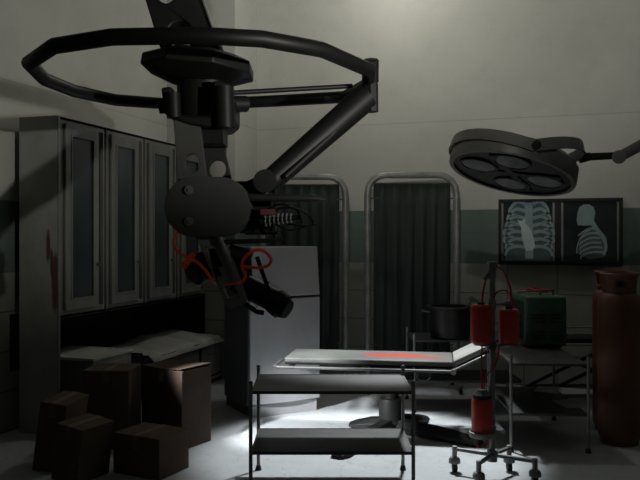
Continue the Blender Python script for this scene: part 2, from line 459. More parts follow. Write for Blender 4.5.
# ---------------------------------------------------------------- privacy screens
def screen(px0, px1, ptop, zc, label, src=None):
    x0 = (px0-320)/FPX*zc; x1 = (px1-320)/FPX*zc; W = x1-x0; H = CH+(HOR-ptop)/FPX*zc
    c = C((x0+x1)/2, zc, 0)
    t = thing('privacy_screen', label, 'screen', c, TH, 'ward privacy screens before the back wall')
    r = .038; hw = W/2
    pts = [(-hw, 0, .09), (-hw, 0, H-.22)] + [(-hw+.2-.2*math.cos(a), 0, H-.2+.2*math.sin(a)) for a in [math.radians(q) for q in (20, 45, 70, 90)]]
    pts += [(hw-.2+.2*math.sin(a), 0, H-.2+.2*math.cos(a)) for a in [math.radians(q) for q in (0, 20, 45, 70)]] + [(hw, 0, H-.22), (hw, 0, .09)]
    b = MB(); b.tube(pts, r, 12); b.build('tube_frame', M['tube'], t)
    for s in (-1, 1):
        b = MB(); b.tube([(s*hw, -.26, .08), (s*hw, 0, .11), (s*hw, .26, .08)], .022, 8); f = b.build('foot', M['tube'], t)
        b = MB()
        for y in (-.26, .26): b.cyl((s*hw-.015, y, .035), (s*hw+.015, y, .035), .035)
        b.build('caster', M['rubber'], f)
    for s, z in ((-1, H-.26), (1, H-.26), (-1, .5), (1, .5)):
        b = MB(); b.cyl((s*hw, 0, z), (s*(hw-.12), 0, z), .008, n=8); b.build('hook', M['darkg'], t)
    # curtain with pleats
    b = MB(); n = 70; cw = hw-.07; rows = 8; g = []
    for j in range(rows+1):
        z = H-.10 - (H-.45)*j/rows; row = []
        for i in range(n+1):
            u = i/n
            amp = .010 + .016*min(1, j/2)
            y = amp*math.sin(u*38+.6*math.sin(u*9)) + .004*math.sin(u*90+j)
            row.append(b.v((-cw+2*cw*u, y, z)))
        g.append(row)
    for j in range(rows):
        for i in range(n): b.face([g[j][i], g[j][i+1], g[j+1][i+1], g[j+1][i]])
    o = b.build('curtain', M['curtain'], t)
    so = o.modifiers.new('s', 'SOLIDIFY'); so.thickness = .004
    b = MB(); b.cyl((-cw-.02, 0, H-.095), (cw+.02, 0, H-.095), .010, n=8); b.build('curtain_rod', M['darkg'], t)
    return t
screen(262, 345.5, 176.5, 8.35, 'wheeled privacy screen with dark curtain behind the white refrigerator')
screen(367.5, 456.5, 175, 8.25, 'wheeled privacy screen with dark curtain behind the operating table, clear of the refrigerator')

# ---------------------------------------------------------------- x-ray viewer on the back wall
XW, XH = 1.325, .745
zx = BW/(ct+(499-320)/FPX*st)
xl = zx*((499-320)/FPX*ct-st)
zt = CH+(HOR-199.8)/FPX*zx
t = thing('xray_viewer', 'black framed wall viewer holding two x-rays of ribs and of a skull', 'x-ray viewer', (xl, BW-.005, zt-XH))
def X(px, py, y): return Vector(((px-500)/122*XW, y, XH-(py-200)/66*XH))
b = MB(); b.box((XW/2, -.03, XH/2), (XW, .06, XH)); b.build('case', M['black'], t, bevel=.004)
b = MB()
b.prism([[(0, 0), (XW, 0), (XW, XH), (0, XH)], [(.03, .03), (.03, XH-.03), (XW-.03, XH-.03), (XW-.03, .03)]], -.085, -.055)
b.box((XW*.49, -.07, XH/2), (.03, .03, XH-.05)); b.build('frame', M['black'], t)
def strip_poly(b, pts, w, y):
    pts = catmull([Vector((p[0], p[1], 0)) for p in pts], 5)
    n = len(pts); L, R = [], []
    for i, p in enumerate(pts):
        d = (pts[min(i+1, n-1)]-pts[max(i-1, 0)]).normalized()
        ww = w*(1-.45*i/(n-1))/2
        L.append(b.v(X(p.x-d.y*ww, p.y+d.x*ww, y))); R.append(b.v(X(p.x+d.y*ww, p.y-d.x*ww, y)))
    for i in range(n-1): b.face([L[i], L[i+1], R[i+1], R[i]])
def disc(b, cx, cy, rx, ry, y, n=24):
    b.face([b.v(X(cx+rx*math.cos(2*PI*i/n), cy+ry*math.sin(2*PI*i/n), y)) for i in range(n)])
def film(name, label, x0, x1):
    b = MB(); p = [X(x0, 263, -.064), X(x1, 263, -.064), X(x1, 203, -.064), X(x0, 203, -.064)]; b.poly(p)
    o = b.build(name, M['film'], t, smooth=False); o['label'] = label
    b = MB()
    for a0, a1 in ((x0, x0+2), (x1-2.5, x1-.5)):
        b = MB(); b.poly([X(a0, 262, -.066), X(a1, 262, -.066), X(a1, 204, -.066), X(a0, 204, -.066)]); b.build('film_edge', M['film2'], o, smooth=False)
    return o
f1 = film('xray_film', 'x-ray of a rib cage with a pale foreign object', 503, 557)
f2 = film('xray_film', 'side view x-ray of a skull and ribs', 563, 619)
b = MB()
b.poly([X(x, y, -.0655) for x, y in ((515, 203.5), (548, 203.5), (553, 220), (554, 245), (553, 262), (507, 262), (506, 240), (509, 220))]); b.build('tissue', M['tissue'], f1, smooth=False)
b = MB()
b.poly([X(x, y, -.067) for x, y in ((526.5, 203.5), (534.5, 203.5), (535, 230), (535.5, 260), (527, 260), (527.5, 230))])
for k in range(7):
    y = 205+7.2*k; rx = 14+min(k, 3)*1.6+(0 if k < 5 else -1)
    strip_poly(b, [(527, y), (527-rx*.55, y-2.5+k*.3), (527-rx, y+3), (527-rx*1.12, y+9), (527-rx*.6, y+11+k*.3)][:5 if k < 5 else 4], 3.7, -.0672)
    strip_poly(b, [(535, y), (535+rx*.50, y-2.5+k*.3), (535+rx*.95, y+3), (535+rx*1.08, y+9), (535+rx*.6, y+11+k*.3)][:5 if k < 5 else 4], 3.7, -.0672)
b.build('bones', M['bone'], f1, smooth=False)
b = MB()
b.poly([X(x, y, -.069) for x, y in ((519, 221), (524, 222), (526, 219), (528, 221), (527, 224), (532, 229), (536, 240), (537, 247), (534, 252), (528, 252), (524, 240), (523, 228))]); b.build('foreign_object', M['bone2'], f1, smooth=False)
b = MB()
b.poly([X(x, y, -.0655) for x, y in ((594, 222), (600, 230), (607, 238), (608, 250), (604, 258), (590, 260), (578, 254), (582, 240), (590, 232))])
b.build('tissue', M['tissue'], f2, smooth=False)
b = MB()
b.poly([X(x, y, -.067) for x, y in ((579, 214), (580.5, 209), (585, 206), (590, 206), (594.5, 209), (596, 214), (595, 220), (593, 226.5), (586, 227), (579, 226.5), (578, 221))])
strip_poly(b, [(592, 222), (597, 230), (603, 238), (606, 247), (604, 256)], 4.5, -.0672)
for k in range(6):
    y = 229+4.6*k
    strip_poly(b, [(598+k*1.2, y+1), (590+k*.5, y+1), (583, y+5), (579.5+k*.6, y+8)], 2.2, -.0674)
strip_poly(b, [(594, 229), (584, 236), (579, 246), (578, 254)], 1.6, -.0673)
b.build('bones', M['bone'], f2, smooth=False)

# ---------------------------------------------------------------- instrument trolleys
def make_trolley(label):
    t = thing('instrument_trolley', label, 'trolley', (0, 0, 0), 0, 'two-shelf steel trolleys')
    for z, m in ((.69, 'steel'), (.296, 'shelfst')):
        b = MB(); b.box((0, 0, z), (1.04, .585, .014)); s = b.build('shelf', M[m], t, bevel=.002)
        b = MB()
        for y in (-.293, .293): b.box((0, y, z), (1.05, .010, .020))
        for x in (-.523, .523): b.box((x, 0, z), (.010, .59, .020))
        b.build('shelf_rim', M['steel'], s)
    for x in (-.5275, .5275):
        for y in (-.30, .30):
            b = MB(); b.cyl((x, y, .03), (x, y, .76), .0125, n=12); l = b.build('leg', M['stand'], t)
            b = MB(); b.cyl((x, y, 0), (x, y, .035), .024, .016, 12); b.build('rubber_foot', M['rubber'], l)
            b = MB(); b.cyl((x, y, .755), (x, y, .765), .016, .010, 12); b.build('leg_cap', M['darkg'], l)
    return t
tr = make_trolley('empty two-shelf steel trolley in the foreground, in front of the operating table')
c = C(.078, 5.10, 0); tr.location = c; tr.rotation_euler = (0, 0, TH)
tr2 = dup(tr, C(1.844, 6.37, 0), TH-math.radians(3.4)+PI/2, 'two-shelf steel trolley turned end-on, carrying the green machine')
tr3 = dup(tr, C(1.44, 7.47, 0), TH, 'two-shelf steel trolley carrying the black pot, behind the operating table')
# papers on the lower shelf
def sheet(px, py, w, h, rz, label):
    p = G(px, py, .305)
    b = MB(); n = 6; g = [[b.v((-w/2+w*i/n, -h/2+h*j/n, .002+.004*math.sin(i*.9)*math.sin(j*.7)+.002)) for j in range(n+1)] for i in range(n+1)]
    for i in range(n):
        for j in range(n): b.face([g[i][j], g[i+1][j], g[i+1][j+1], g[i][j+1]])
    o = b.build('paper_sheet', M['paper']); o.location = C(p.x, p.y, .305); o.rotation_euler = (0, 0, TH+rz)
    tag(o, label, 'paper', 'papers on the lower trolley shelf')
sheet(570, 404, .21, .30, .15, 'grey sheet of paper at the near right of the lower trolley shelf')
sheet(548, 390, .21, .30, -.4, 'grey sheet of paper farther back on the lower trolley shelf')

# ---------------------------------------------------------------- operating table
near = G(290, 358, .66)
t = thing('operating_table', 'operating table with blood-stained pale mattress and raised headrest on a pedestal', 'operating table', C(.56, 6.52, 0), TH-math.radians(9))
L_, Wd = 1.42, .51
x0, x1 = -.84, .60
b = MB(); b.box(((x0+x1)/2, 0, .637), (x1-x0, Wd, .046)); o = b.build('mattress', M['mat_'], t, bevel=.014)
me = o.data
for v in me.vertices: v.co.z -= .6
o.location.z = .6
b = MB(); b.box(((x0+x1)/2, 0, .607), (x1-x0-.01, Wd-.02, .016)); b.build('tabletop_board', M['black'], t)
hd = Euler((0, -math.radians(27), 0)); hl = .34
hc = Vector((x1, 0, .637)) + hd.to_matrix() @ Vector((hl/2+.01, 0, 0))
b = MB(); b.box(hc, (hl, Wd-.02, .046), hd); h = b.build('headrest', M['headr'], t, bevel=.012)
b = MB(); b.box(hc+hd.to_matrix() @ Vector((0, 0, -.034)), (hl-.01, Wd-.05, .018), hd); b.build('headrest_board', M['black'], h)
for s in (-1, 1):
    b = MB(); p0 = Vector((x1-.02, s*(Wd/2+.02), .578)); b.tube([p0, p0+hd.to_matrix() @ Vector((hl-.03, 0, 0))], .010, 10); b.build('headrest_rail', M['tube'], h)
b = MB()
rz = .578; yy = Wd/2+.02
b.tube([(x1+.01, -yy, rz), (-.90, -yy, rz), (-.93, -yy+.03, rz), (-.93, yy-.03, rz+.0), (-.90, yy, rz), (x1+.01, yy, rz)], .0135, 10)
b.build('side_rail', M['darkg'], t)
for x in (-.78, -.2, .3, .56):
    b = MB(); b.box((x, 0, .585), (.035, Wd+.03, .02)); b.build('cross_bar', M['black'], t)
for s in (-1, 1):
    b = MB(); b.cyl((x1, s*yy-.025, rz), (x1, s*yy+.025, rz), .024); b.build('hinge', M['chrome'], t)
b = MB(); b.tube([(.30, -yy, rz), (.30, -yy-.01, rz-.05), (.33, -yy-.01, rz-.075), (.38, -yy-.01, rz-.075), (.41, -yy-.01, rz-.05), (.41, -yy, rz)], .008, 8); b.build('crank_handle', M['darkg'], t)
b = MB(); b.box((.24, -yy+.02, .545), (.07, .05, .09)); b.build('clamp', M['black'], t, bevel=.004)
# pedestal
b = MB(); b.lathe([(0, .06), (.125, .06), (.125, .09), (.112, .10), (.112, .27), (.104, .285), (0, .285)], (.07, 0, 0), n=28); b.build('pedestal', M['dark'], t)
b = MB(); b.lathe([(0, .28), (.06, .28), (.06, .44), (.09, .46), (.09, .5), (0, .5)], (.07, 0, 0), n=20); b.box((.07, 0, .53), (.36, .30, .07)); b.cyl((.07, 0, .49), (.07, 0, .58), .05); b.build('lift_column', M['dark'], t)
b = MB(); b.cyl((.05, -.06, .40), (-.23, -.12, .50), .014, n=10); b.build('tilt_lever', M['chrome'], t)
def foot(dx, dz):
    # foot running out from the pedestal, tapering and sloping to the floor
    a = math.atan2(dz, dx)+math.radians(9); ln = math.hypot(dx, dz)
    R = Matrix.Translation((.07, 0, 0)) @ Matrix.Rotation(a, 4, 'Z'); b = MB()
    sec = [(.06, .085, .012, .115), (ln*.5, .085, .012, .10), (ln-.06, .075, .012, .065), (ln, .05, .012, .045)]
    rings = []
    for x, w, z0, z1 in sec:
        rings.append([b.v(R @ Vector(p)) for p in ((x, -w, z0), (x, w, z0), (x, w*.98, z1*.6), (x, w*.5, z1), (x, -w*.5, z1), (x, -w*.98, z1*.6))])
    for A_, B_ in zip(rings, rings[1:]):
        for k in range(6): b.face([A_[k], A_[(k+1) % 6], B_[(k+1) % 6], B_[k]])
    b.face(rings[0][::-1]); b.face(rings[-1])
    b.cyl(R @ Vector((ln-.08, 0, 0)), R @ Vector((ln-.08, 0, .015)), .03)
    b.build('foot', M['dark'], t, bevel=.004)
foot(-.50, -.84); foot(-.36, .12); foot(.68, -.50); foot(.35, .35)

# ---------------------------------------------------------------- stand with red bottles
cs = C(1.215, 5.22, 0)
t = thing('bottle_stand', 'four-wheeled grey metal stand holding the three red bottles', 'stand', cs, TH)
b = MB(); b.cyl((0, 0, .13), (0, 0, 1.47), .020, n=14); b.build('pole', M['stand'], t)
b = MB(); b.box((0, 0, 1.50), (.060, .055, .052)); b.cyl((-.03, 0, 1.44), (-.06, 0, 1.40), .016); b.cyl((0, 0, 1.40), (0, 0, 1.475), .028); b.build('pole_head', M['stand'], t, bevel=.003)
b = MB(); b.cyl((0, 0, .12), (0, 0, .20), .036); b.build('hub', M['stand'], t)
for (x, y) in ((-.24, .14), (-.14, -.21), (.16, .16), (.255, -.16)):
    b = MB(); b.cyl((0, 0, .165), (x, y, .165), .016, .014, 12); b.cyl((x, y, .10), (x, y, .185), .018); a = b.build('base_arm', M['stand'], t)
    b = MB(); b.lathe([(0, .108), (.03, .108), (.042, .09), (.042, .065), (0, .065)], (x, y, 0), 16); b.build('caster_hood', M['stand'], a)
    b = MB(); b.cyl((x-.016, y, .034), (x+.016, y, .034), .034, n=18); b.build('caster_wheel', M['rubber'], a)
def holder(x, z, w):
    b = MB(); b.cyl((0, 0, z), (x, 0, z), .012); b.cyl((0, 0, z-.03), (0, 0, z+.03), .028); return b
def px2x(px): return (px-320)/FPX*5.22-1.215
def py2z(py): return CH+(HOR-py)/FPX*5.22
xL, xR, xB = px2x(481), px2x(509), px2x(482)
b = holder(xL, py2z(345), 1); b.lathe([(0, -.012), (.05, -.012), (.05, 0.0), (0, 0.0)], (xL, 0, py2z(345)+.012), 18); b.build('bottle_holder', M['stand'], t)
b = holder(xR, py2z(345.5), 1); b.lathe([(0, -.01), (.066, -.01), (.07, 0.0), (0, 0.0)], (xR, 0, py2z(345.5)+.012), 18); b.cyl((0, 0, py2z(304)), (xR, 0, py2z(304)), .012); b.cyl((xR-.03, 0, py2z(303)), (xR+.01, 0, py2z(303)), .022); b.cyl((0, 0, py2z(309)), (0, 0, py2z(299)), .028); b.build('bottle_holder', M['stand'], t)
zb = py2z(434)
b = MB(); b.lathe([(0, -.018), (.088, -.018), (.092, -.01), (.092, .018), (.084, .02), (.084, 0), (0, 0)], (xB, 0, zb), 24); b.cyl((0, 0, zb-.03), (0, 0, zb+.06), .030); b.build('bottle_holder', M['stand'], t)
def bottle(x, z0, z1, r, label, cap, capbottom=False):
    t2 = thing('red_bottle', label, 'bottle', C(1.215+x, 5.22, z0), TH, 'red bottles on the wheeled stand')
    h = z1-z0
    b = MB(); b.lathe([(0, 0), (r*.86, 0), (r*.97, h*.03), (r, h*.07), (r, h*.90), (r*.95, h*.96), (r*.8, h), (0, h)], n=28); b.build('bottle_body', M['redb'], t2)
    b = MB()
    if cap == 'big': b.lathe([(0, h), (r*.88, h), (r*.88, h+.025), (r*.7, h+.035), (r*.45, h+.06), (0, h+.06)], n=20)
    else: b.lathe([(0, h), (r*.35, h), (r*.35, h+.015), (r*.2, h+.02), (0, h+.02)], n=16)
    b.build('cap', M['rubber'], t2)
    return t2
bottle(xL, py2z(345)+.013, py2z(304.5), .073, 'red bottle high on the left of the stand pole', 'small')
bottle(xR, py2z(345.5)+.013, py2z(309), .070, 'red bottle high on the right of the stand pole, before the green machine', 'small')
bottle(xB, zb+.001, py2z(398), .073, 'lowest red bottle with a wide black cap near the base of the stand', 'big')
def hose(name, pts, r, label, zc0=5.22, m='redtube', off=0, cat='hose', group='red tubes on the bottle stand'):
    P = [C(*A(p[0], p[1], zc0+(p[2] if len(p) > 2 else off))) for p in pts]
    b = MB(); b.tube(P, r, 8, smooth=5); o = b.build(name, M[m])
    base = P[0].copy()
    for v in o.data.vertices: v.co -= base
    o.location = base
    return tag(o, label, cat, group)
hose('red_tube', [(488, 273), (486, 280), (483.5, 290), (482.5, 298), (482, 303.5)], .007, 'red tube looping from the stand head to the upper left bottle')
hose('red_tube', [(496, 266), (501, 269), (505, 274), (508, 281), (511, 292), (510.5, 305, -.01)], .007, 'red tube arching from the stand head to the upper right bottle')
hose('red_tube', [(493, 298, -.02), (497, 292, -.02), (502, 290, -.02), (508, 292, -.02), (512, 299, -.03), (514, 306, -.06)], .007, 'short red tube hooped over the upper right bottle holder')
hose('red_tube', [(482, 346, -.03), (481.5, 360, -.04), (481.5, 374, -.04), (482, 389, -.03)], .006, 'straight red tube hanging from the upper left bottle to the lowest one')
hose('red_tube', [(499, 347, -.04), (497.5, 358, -.05), (493, 369, -.06), (486, 376, -.05), (484, 389, -.05)], .006, 'red tube crossing the pole from the upper right bottle to the lowest one')
hose('red_tube', [(476, 437.5, -.01), (475.5, 443, -.01), (479.5, 447.5, -.01), (484.5, 446, -.01), (487.5, 440, -.01), (488, 437.5, -.01)], .006, 'red tube loop hanging under the lowest red bottle')

# ---------------------------------------------------------------- green machine on the second trolley
t = thing('green_machine', 'boxy green louvred medical machine standing on the end-on trolley', 'machine', C(2.035, 6.65, .698), TH)
w, d, h = .372, .56, .45
b = MB(); b.box((0, d/2, .02+h/2), (w, d, h)); b.build('housing', M['green'], t, bevel=.022)
b = MB(); b.box((-w/2-.002, d/2+.0, .02+h*.50), (.008, d*.74, h*.76)); sp = b.build('side_recess', M['greend'], t, bevel=.003)
b = MB()
for zz in (.12, .2, .28): b.cyl((-w/2-.006, d*.28, zz), (-w/2-.03, d*.28, zz), .014)
b.build('side_knob', M['darkg'], sp)
b = MB()
for zz in (.085, .115, .148, .238, .272, .302):
    for xx in (-.07, .085): b.box((xx, -.001, zz), (.115, .008, .010))
b.build('louvre_slots', M['greend'], t)
for x in (-w/2+.05, w/2-.05):
    for y in (.05, d-.05):
        b = MB(); b.cyl((x, y, 0), (x, y, .025), .018, .022); b.build('rubber_foot', M['rubber'], t)
b = MB(); b.tube([(-.02, .12, h+.015), (-.02, .12, h+.05), (-.0, .12, h+.065), (.08, .12, h+.065), (.10, .12, h+.05), (.10, .12, h+.015)], .009, 10); b.build('carry_handle', M['darkg'], t)
zt_ = .698+h+.02
b = MB(); pts = []
for k in range(40):
    a = k*.45; pts.append(Vector((.13*math.cos(a)+.004*k-.08, .08*math.sin(a), .014+.010*math.sin(k*.8)+.0009*k)))
b.tube(pts, .0075, 7); o = b.build('red_hose_coil', M['redtube']); o.location = C(2.035, 6.93, zt_); o.rotation_euler = (0, 0, TH)
tag(o, 'loosely coiled dark red hose lying on top of the green machine', 'hose')

# ---------------------------------------------------------------- pot on the far trolley
p = C((450-320)/FPX*7.36, 7.36, .698)
t = thing('stock_pot', 'wide black pot with side handles standing on the far trolley', 'pot', p, TH)
b = MB(); b.lathe([(0, 0), (.175, 0), (.195, .02), (.21, .30), (.222, .305), (.222, .315), (.205, .315), (.19, .06), (0, .05)], n=36); b.build('pot_body', M['pot'], t)
b = MB(); b.lathe([(.205, .305), (.226, .305), (.226, .318), (.205, .318)], n=36); b.build('rim', M['potrim'], t)
for s in (-1, 1):
    b = MB(); b.tube([(s*.20, -.05, .26), (s*.265, -.045, .27), (s*.275, 0, .272), (s*.265, .045, .27), (s*.20, .05, .26)], .009, 8, smooth=3); b.build('handle', M['potrim'], t)
t = thing('metal_ladle', 'grey ladle handle leaning out of the black pot toward the bottles', 'ladle', p+Vector((.06, 0, .07)), TH)
b = MB(); b.tube([(.02, 0, .0), (.09, 0, .22), (.17, -.01, .33)], .010, 8); b.build('handle', M['tube'], t)
b = MB(); b.cyl((.13, -.01, .345), (.24, -.01, .285), .030, .018, 14); b.build('grip', M['tube'], t)

# ---------------------------------------------------------------- stretcher with scissor legs
t = thing('wheeled_stretcher', 'dark folding stretcher with crossed scissor legs behind the green machine', 'stretcher', C(2.72, 7.62, 0), TH)
b = MB(); b.box((0, 0, .665), (1.15, .48, .05)); b.build('pad', M['dark'], t, bevel=.012)
b = MB()
for y in (-.27, .27): b.cyl((-.62, y, .74), (.62, y, .74), .012); b.cyl((-.62, y, .63), (.62, y, .63), .016)
for x in (-.60, 0, .60): b.cyl((x, -.27, .63), (x, .27, .63), .014); b.cyl((x, -.27, .63), (x, -.27, .74), .009)
b.build('side_rail', M['tube'], t)
for y in (-.23, .23):
    b = MB(); b.cyl((-.52, y, .12), (.50, y, .61), .018); b.cyl((.52, y+.03, .12), (-.50, y+.03, .61), .018); b.build('scissor_leg', M['black'], t)
b = MB()
for y in (-.25, .25): b.cyl((-.58, y, .12), (.58, y, .12), .018)
for x in (-.56, .56): b.cyl((x, -.25, .12), (x, .25, .12), .018)
b.build('base_frame', M['darkg'], t)
for x in (-.56, .56):
    for y in (-.25, .25):
        b = MB(); b.cyl((x, y-.015, .05), (x, y+.015, .05), .05, n=18); b.cyl((x, y, .06), (x, y, .12), .012); b.build('caster', M['rubber'], t)

# ---------------------------------------------------------------- gas cylinders
def gas(loc, rz, label, m, r=.17, H=1.40):
    t = thing('gas_cylinder', label, 'gas cylinder', loc, rz, 'tall gas cylinders at the right')
    s = H-.16
    b = MB(); b.lathe([(0, .02), (r*.8, .02), (r*.96, .05), (r, .09), (r, s-.12), (r*.97, s-.06), (r*.86, s-.015), (r*.68, s+.01), (r*.45, s+.02), (0, s+.025)], n=40); b.build('tank', M[m], t)
    b = MB(); b.lathe([(r*.84, 0), (r*.88, 0), (r*.88, .06), (r*.84, .06)], n=36); b.build('foot_ring', M[m], t)
    # protective collar with hand holes
    b = MB(); n = 48; R0, R1 = r*.72, r*.88; rows = [s-.01, s+.05, s+.105, s+.145, H]
    rr = [R0, R0*1.02, R0*1.06, R0*1.14, R1]
    g = [[b.v((rr[j]*math.cos(2*PI*i/n), rr[j]*math.sin(2*PI*i/n), rows[j])) for i in range(n)] for j in range(5)]
    for j in range(4):
        for i in range(n):
            if j in (1, 2) and (i % 16) in (2, 3, 4, 5, 6) and j == 1: continue
            b.face([g[j][i], g[j][(i+1) % n], g[j+1][(i+1) % n], g[j+1][i]])
    o = b.build('collar', M[m], t); so = o.modifiers.new('s', 'SOLIDIFY'); so.thickness = .008
    b = MB(); b.lathe([(R1-.012, H-.012), (R1+.006, H-.012), (R1+.010, H-.002), (R1+.002, H+.006), (R1-.012, H+.002)], n=36); b.build('collar_rim', M[m], t)
    b = MB(); b.cyl((0, 0, s+.02), (0, 0, s+.09), .022); b.cyl((-.03, 0, s+.07), (.05, 0, s+.07), .012); b.cyl((0, 0, s+.09), (0, 0, s+.11), .035); b.build('valve', M['darkg'], t)
gas(C(2.48, 6.13, 0), TH+1.75, 'tall rust-orange gas cylinder with open collar, nearest the right edge', 'gas')
gas(C(2.60, 6.56, 0), TH+.4, 'brownish gas cylinder half hidden behind the rust-orange one', 'gas2', .175, 1.395)

# ---------------------------------------------------------------- surgical lamp
zl = 4.6
p = A(511.5, 173, zl)
t = thing('surgical_lamp', 'round grey surgical lamp with four lenses hanging tilted on a jointed arm', 'surgical lamp', C(*p))
Rl = .388
tilt = Matrix.Rotation(TH, 4, 'Z') @ Matrix.Rotation(math.radians(15.5), 4, 'Y') @ Matrix.Rotation(math.radians(-10), 4, 'X')
t.rotation_euler = tilt.to_euler()
inv = tilt.to_3x3().inverted()
b = MB(); b.lathe([(Rl*.93, -.012), (Rl*1.0, -.012), (Rl*1.01, .0), (Rl*1.0, .085), (Rl*.90, .12), (Rl*.5, .145), (0, .15)], n=48); b.build('housing', M['lampg'], t)
b = MB(); b.lathe([(0, .005), (Rl*.94, .005), (Rl*.96, -.01)], n=48); b.build('lamp_face', M['lampd'], t, keep_normals=False)
for x, y in ((-.205, .02), (.205, -.02), (-.065, -.20), (.065, .20)):
    b = MB(); b.lathe([(.105, .004), (.120, .004), (.120, -.010), (.105, -.010)], (x, y, 0), 28); rg = b.build('reflector_ring', M['lampd'], t)
    b = MB(); b.lathe([(0, -.014), (.06, -.012), (.102, -.004), (.102, .003), (0, .003)], (x, y, 0), 28); b.build('lens', M['lens'], rg)
b = MB(); b.box((0, 0, -.001), (.045, .60, .012), Euler((0, 0, PI/4+.25))); b.box((0, 0, -.001), (.045, .60, .012), Euler((0, 0, -PI/4+.1))); b.build('web', M['lampd'], t)
def band(a0, a1, R, ty, hz, zoff, th=.010, n=26):
    """flat strap along an arc, its plane turned by ty about the pivot axis (local Y)"""
    b = MB(); rows = []
    Rm = Matrix.Rotation(ty, 3, 'Y')
    for i in range(n+1):
        a = a0+(a1-a0)*i/n
        row = []
        for rr, z in ((R, -hz/2), (R+th, -hz/2), (R+th, hz/2), (R, hz/2)):
            q = Rm @ Vector((rr*math.cos(a), rr*math.sin(a), z)); q.z += zoff; row.append(b.v(q))
        rows.append(row)
    for A_, B_ in zip(rows, rows[1:]):
        for k in range(4): b.face([A_[k], A_[(k+1) % 4], B_[(k+1) % 4], B_[k]])
    b.face(rows[0][::-1]); b.face(rows[-1])
    return b
band(PI/2, 3*PI/2, Rl+.012, math.radians(6), .070, .055).build('gimbal_strap', M['lampg'], t)
band(-PI/2, PI/2, Rl+.028, math.radians(-25), .070, .055).build('yoke', M['lampg'], t)
for s in (-1, 1):
    b = MB(); b.cyl((0, s*Rl, .055), (0, s*(Rl+.055), .055), .024); b.build('pivot_bolt', M['dark'], t)
def LP(px, py, zc): return inv @ (C(*A(px, py, zc))-C(*p))
b = MB(); b.cyl(LP(580, 158, 4.62), LP(590, 156.5, 4.62), .034, .026); b.cyl(LP(586, 157, 4.62), LP(618, 155.5, 4.62), .024, .022); b.build('swivel_tube', M['dark'], t)
b = MB(); b.cyl(LP(619, 157, 4.50), LP(619, 157, 4.70), .042); b.build('arm_joint', M['lampg'], t)
e1 = C(*A(619, 157, 4.62)); e2 = C(*A(700, 113, 4.62)); e3 = Vector((e2.x, e2.y, CE))
b = MB(); b.cyl(inv @ (e1-C(*p)), inv @ (e2-C(*p)), .034, .038); b.build('spring_arm', M['lampg'], t)
b = MB(); b.cyl(inv @ (e2-Vector((0, 0, .08))-C(*p)), inv @ (e3-C(*p)), .045); b.cyl(inv @ (e3-Vector((0, 0, .05))-C(*p)), inv @ (e3-C(*p)), .16); b.build('ceiling_post', M['lampg'], t)

# ---------------------------------------------------------------- ceiling robot
zr = 3.2
root_a = Vector((A(170, 0, zr).x-.10, zr, CE))
t = thing('surgical_robot', 'black ceiling-hung surgical robot arm with a large ring rail and orange cable', 'robot', C(*root_a), TH)
def Q(px, py, zc=zr): return A(px, py, zc)-root_a
def plate(name, loops, z0, z1, m, bevel=.006, parent=t, smooth=True):
    zm = (z0+z1)/2
    lp = [[(Q(x, y, zm).x, Q(x, y, zm).z) for x, y in L] for L in loops]
    b = MB(); b.prism(lp, z0-zr, z1-zr); return b.build(name, M[m], parent, bevel=bevel)
def ell(cx, cy, rx, ry, n=20): return [(cx+rx*math.cos(2*PI*i/n), cy+ry*math.sin(2*PI*i/n)) for i in range(n)]
# mount and column (above the frame)
b = MB(); b.cyl((0, 0, -.06), (0, 0, 0), .30, n=32); b.cyl((0, 0, -.12), (0, 0, -.06), .2, .28, 32); b.build('ceiling_mount', M['dark'], t)
b = MB(); b.cyl(Q(160, -42), (0, 0, -.1), .11, .13, 24); b.build('column', M['black'], t)
b = MB(); b.cyl(Q(160, -40, 3.04), Q(160, -40, 3.36), .13, n=28); b.build('shoulder_joint', M['dark'], t)
ua = plate('upper_arm', [[(135, -55), (186, -55), (203, 0), (221, 52), (223, 60), (166, 60), (163, 52), (147, 0)], ell(168.5, -7, 10, 14), ell(183, 38, 13.5, 13)], 3.13, 3.24, 'black', .008)
b = MB(); b.tube([Q(184, -55, 3.12), Q(203.5, 0, 3.12), Q(222, 52, 3.12)], .0085, 8); b.build('edge_highlight', M['chrome'], ua)  # bright strip drawn for the highlight along the arm's right edge
# octagonal flange
c0 = Q(199, 66)
tl = Matrix.Rotation(math.radians(4.5), 3, 'Y') @ Matrix.Rotation(math.radians(22.5), 3, 'Z')
b = MB(); b.lathe([(0, .052), (.17, .048), (.245, .018), (.25, -.030), (.135, -.075), (.12, -.08), (0, -.08)], c0, 8, tl); b.build('flange', M['black'], t, bevel=.006)
b = MB(); b.cyl(Q(203.5, 78), Q(203.5, 124), .117, .105, 24); b.build('neck', M['black'], t)
yk = plate('yoke', [[(168, 94), (178, 93), (179.5, 116), (186, 120), (213, 121), (216, 112), (217, 88), (228, 87), (232, 92), (233, 98), (236.5, 103), (236.5, 124), (229, 130), (214, 133), (196, 130), (178, 124), (171, 119)]], 3.03, 3.32, 'black', .010)
b = MB(); b.cyl(Q(173, 93, 3.03), Q(174, 118, 3.03), .030); b.build('sleeve', M['black'], yk)
b = MB(); b.cyl(Q(224, 87, 3.03), Q(225, 128, 3.03), .040); b.build('sleeve', M['black'], yk)
b = MB(); b.cyl(Q(160, 106, 3.25), Q(172, 106, 3.25), .034); b.build('rail_socket', M['black'], yk)
b = MB(); b.cyl(Q(228, 104, 3.2), Q(246, 104, 3.25), .036); b.build('rail_socket', M['black'], yk)
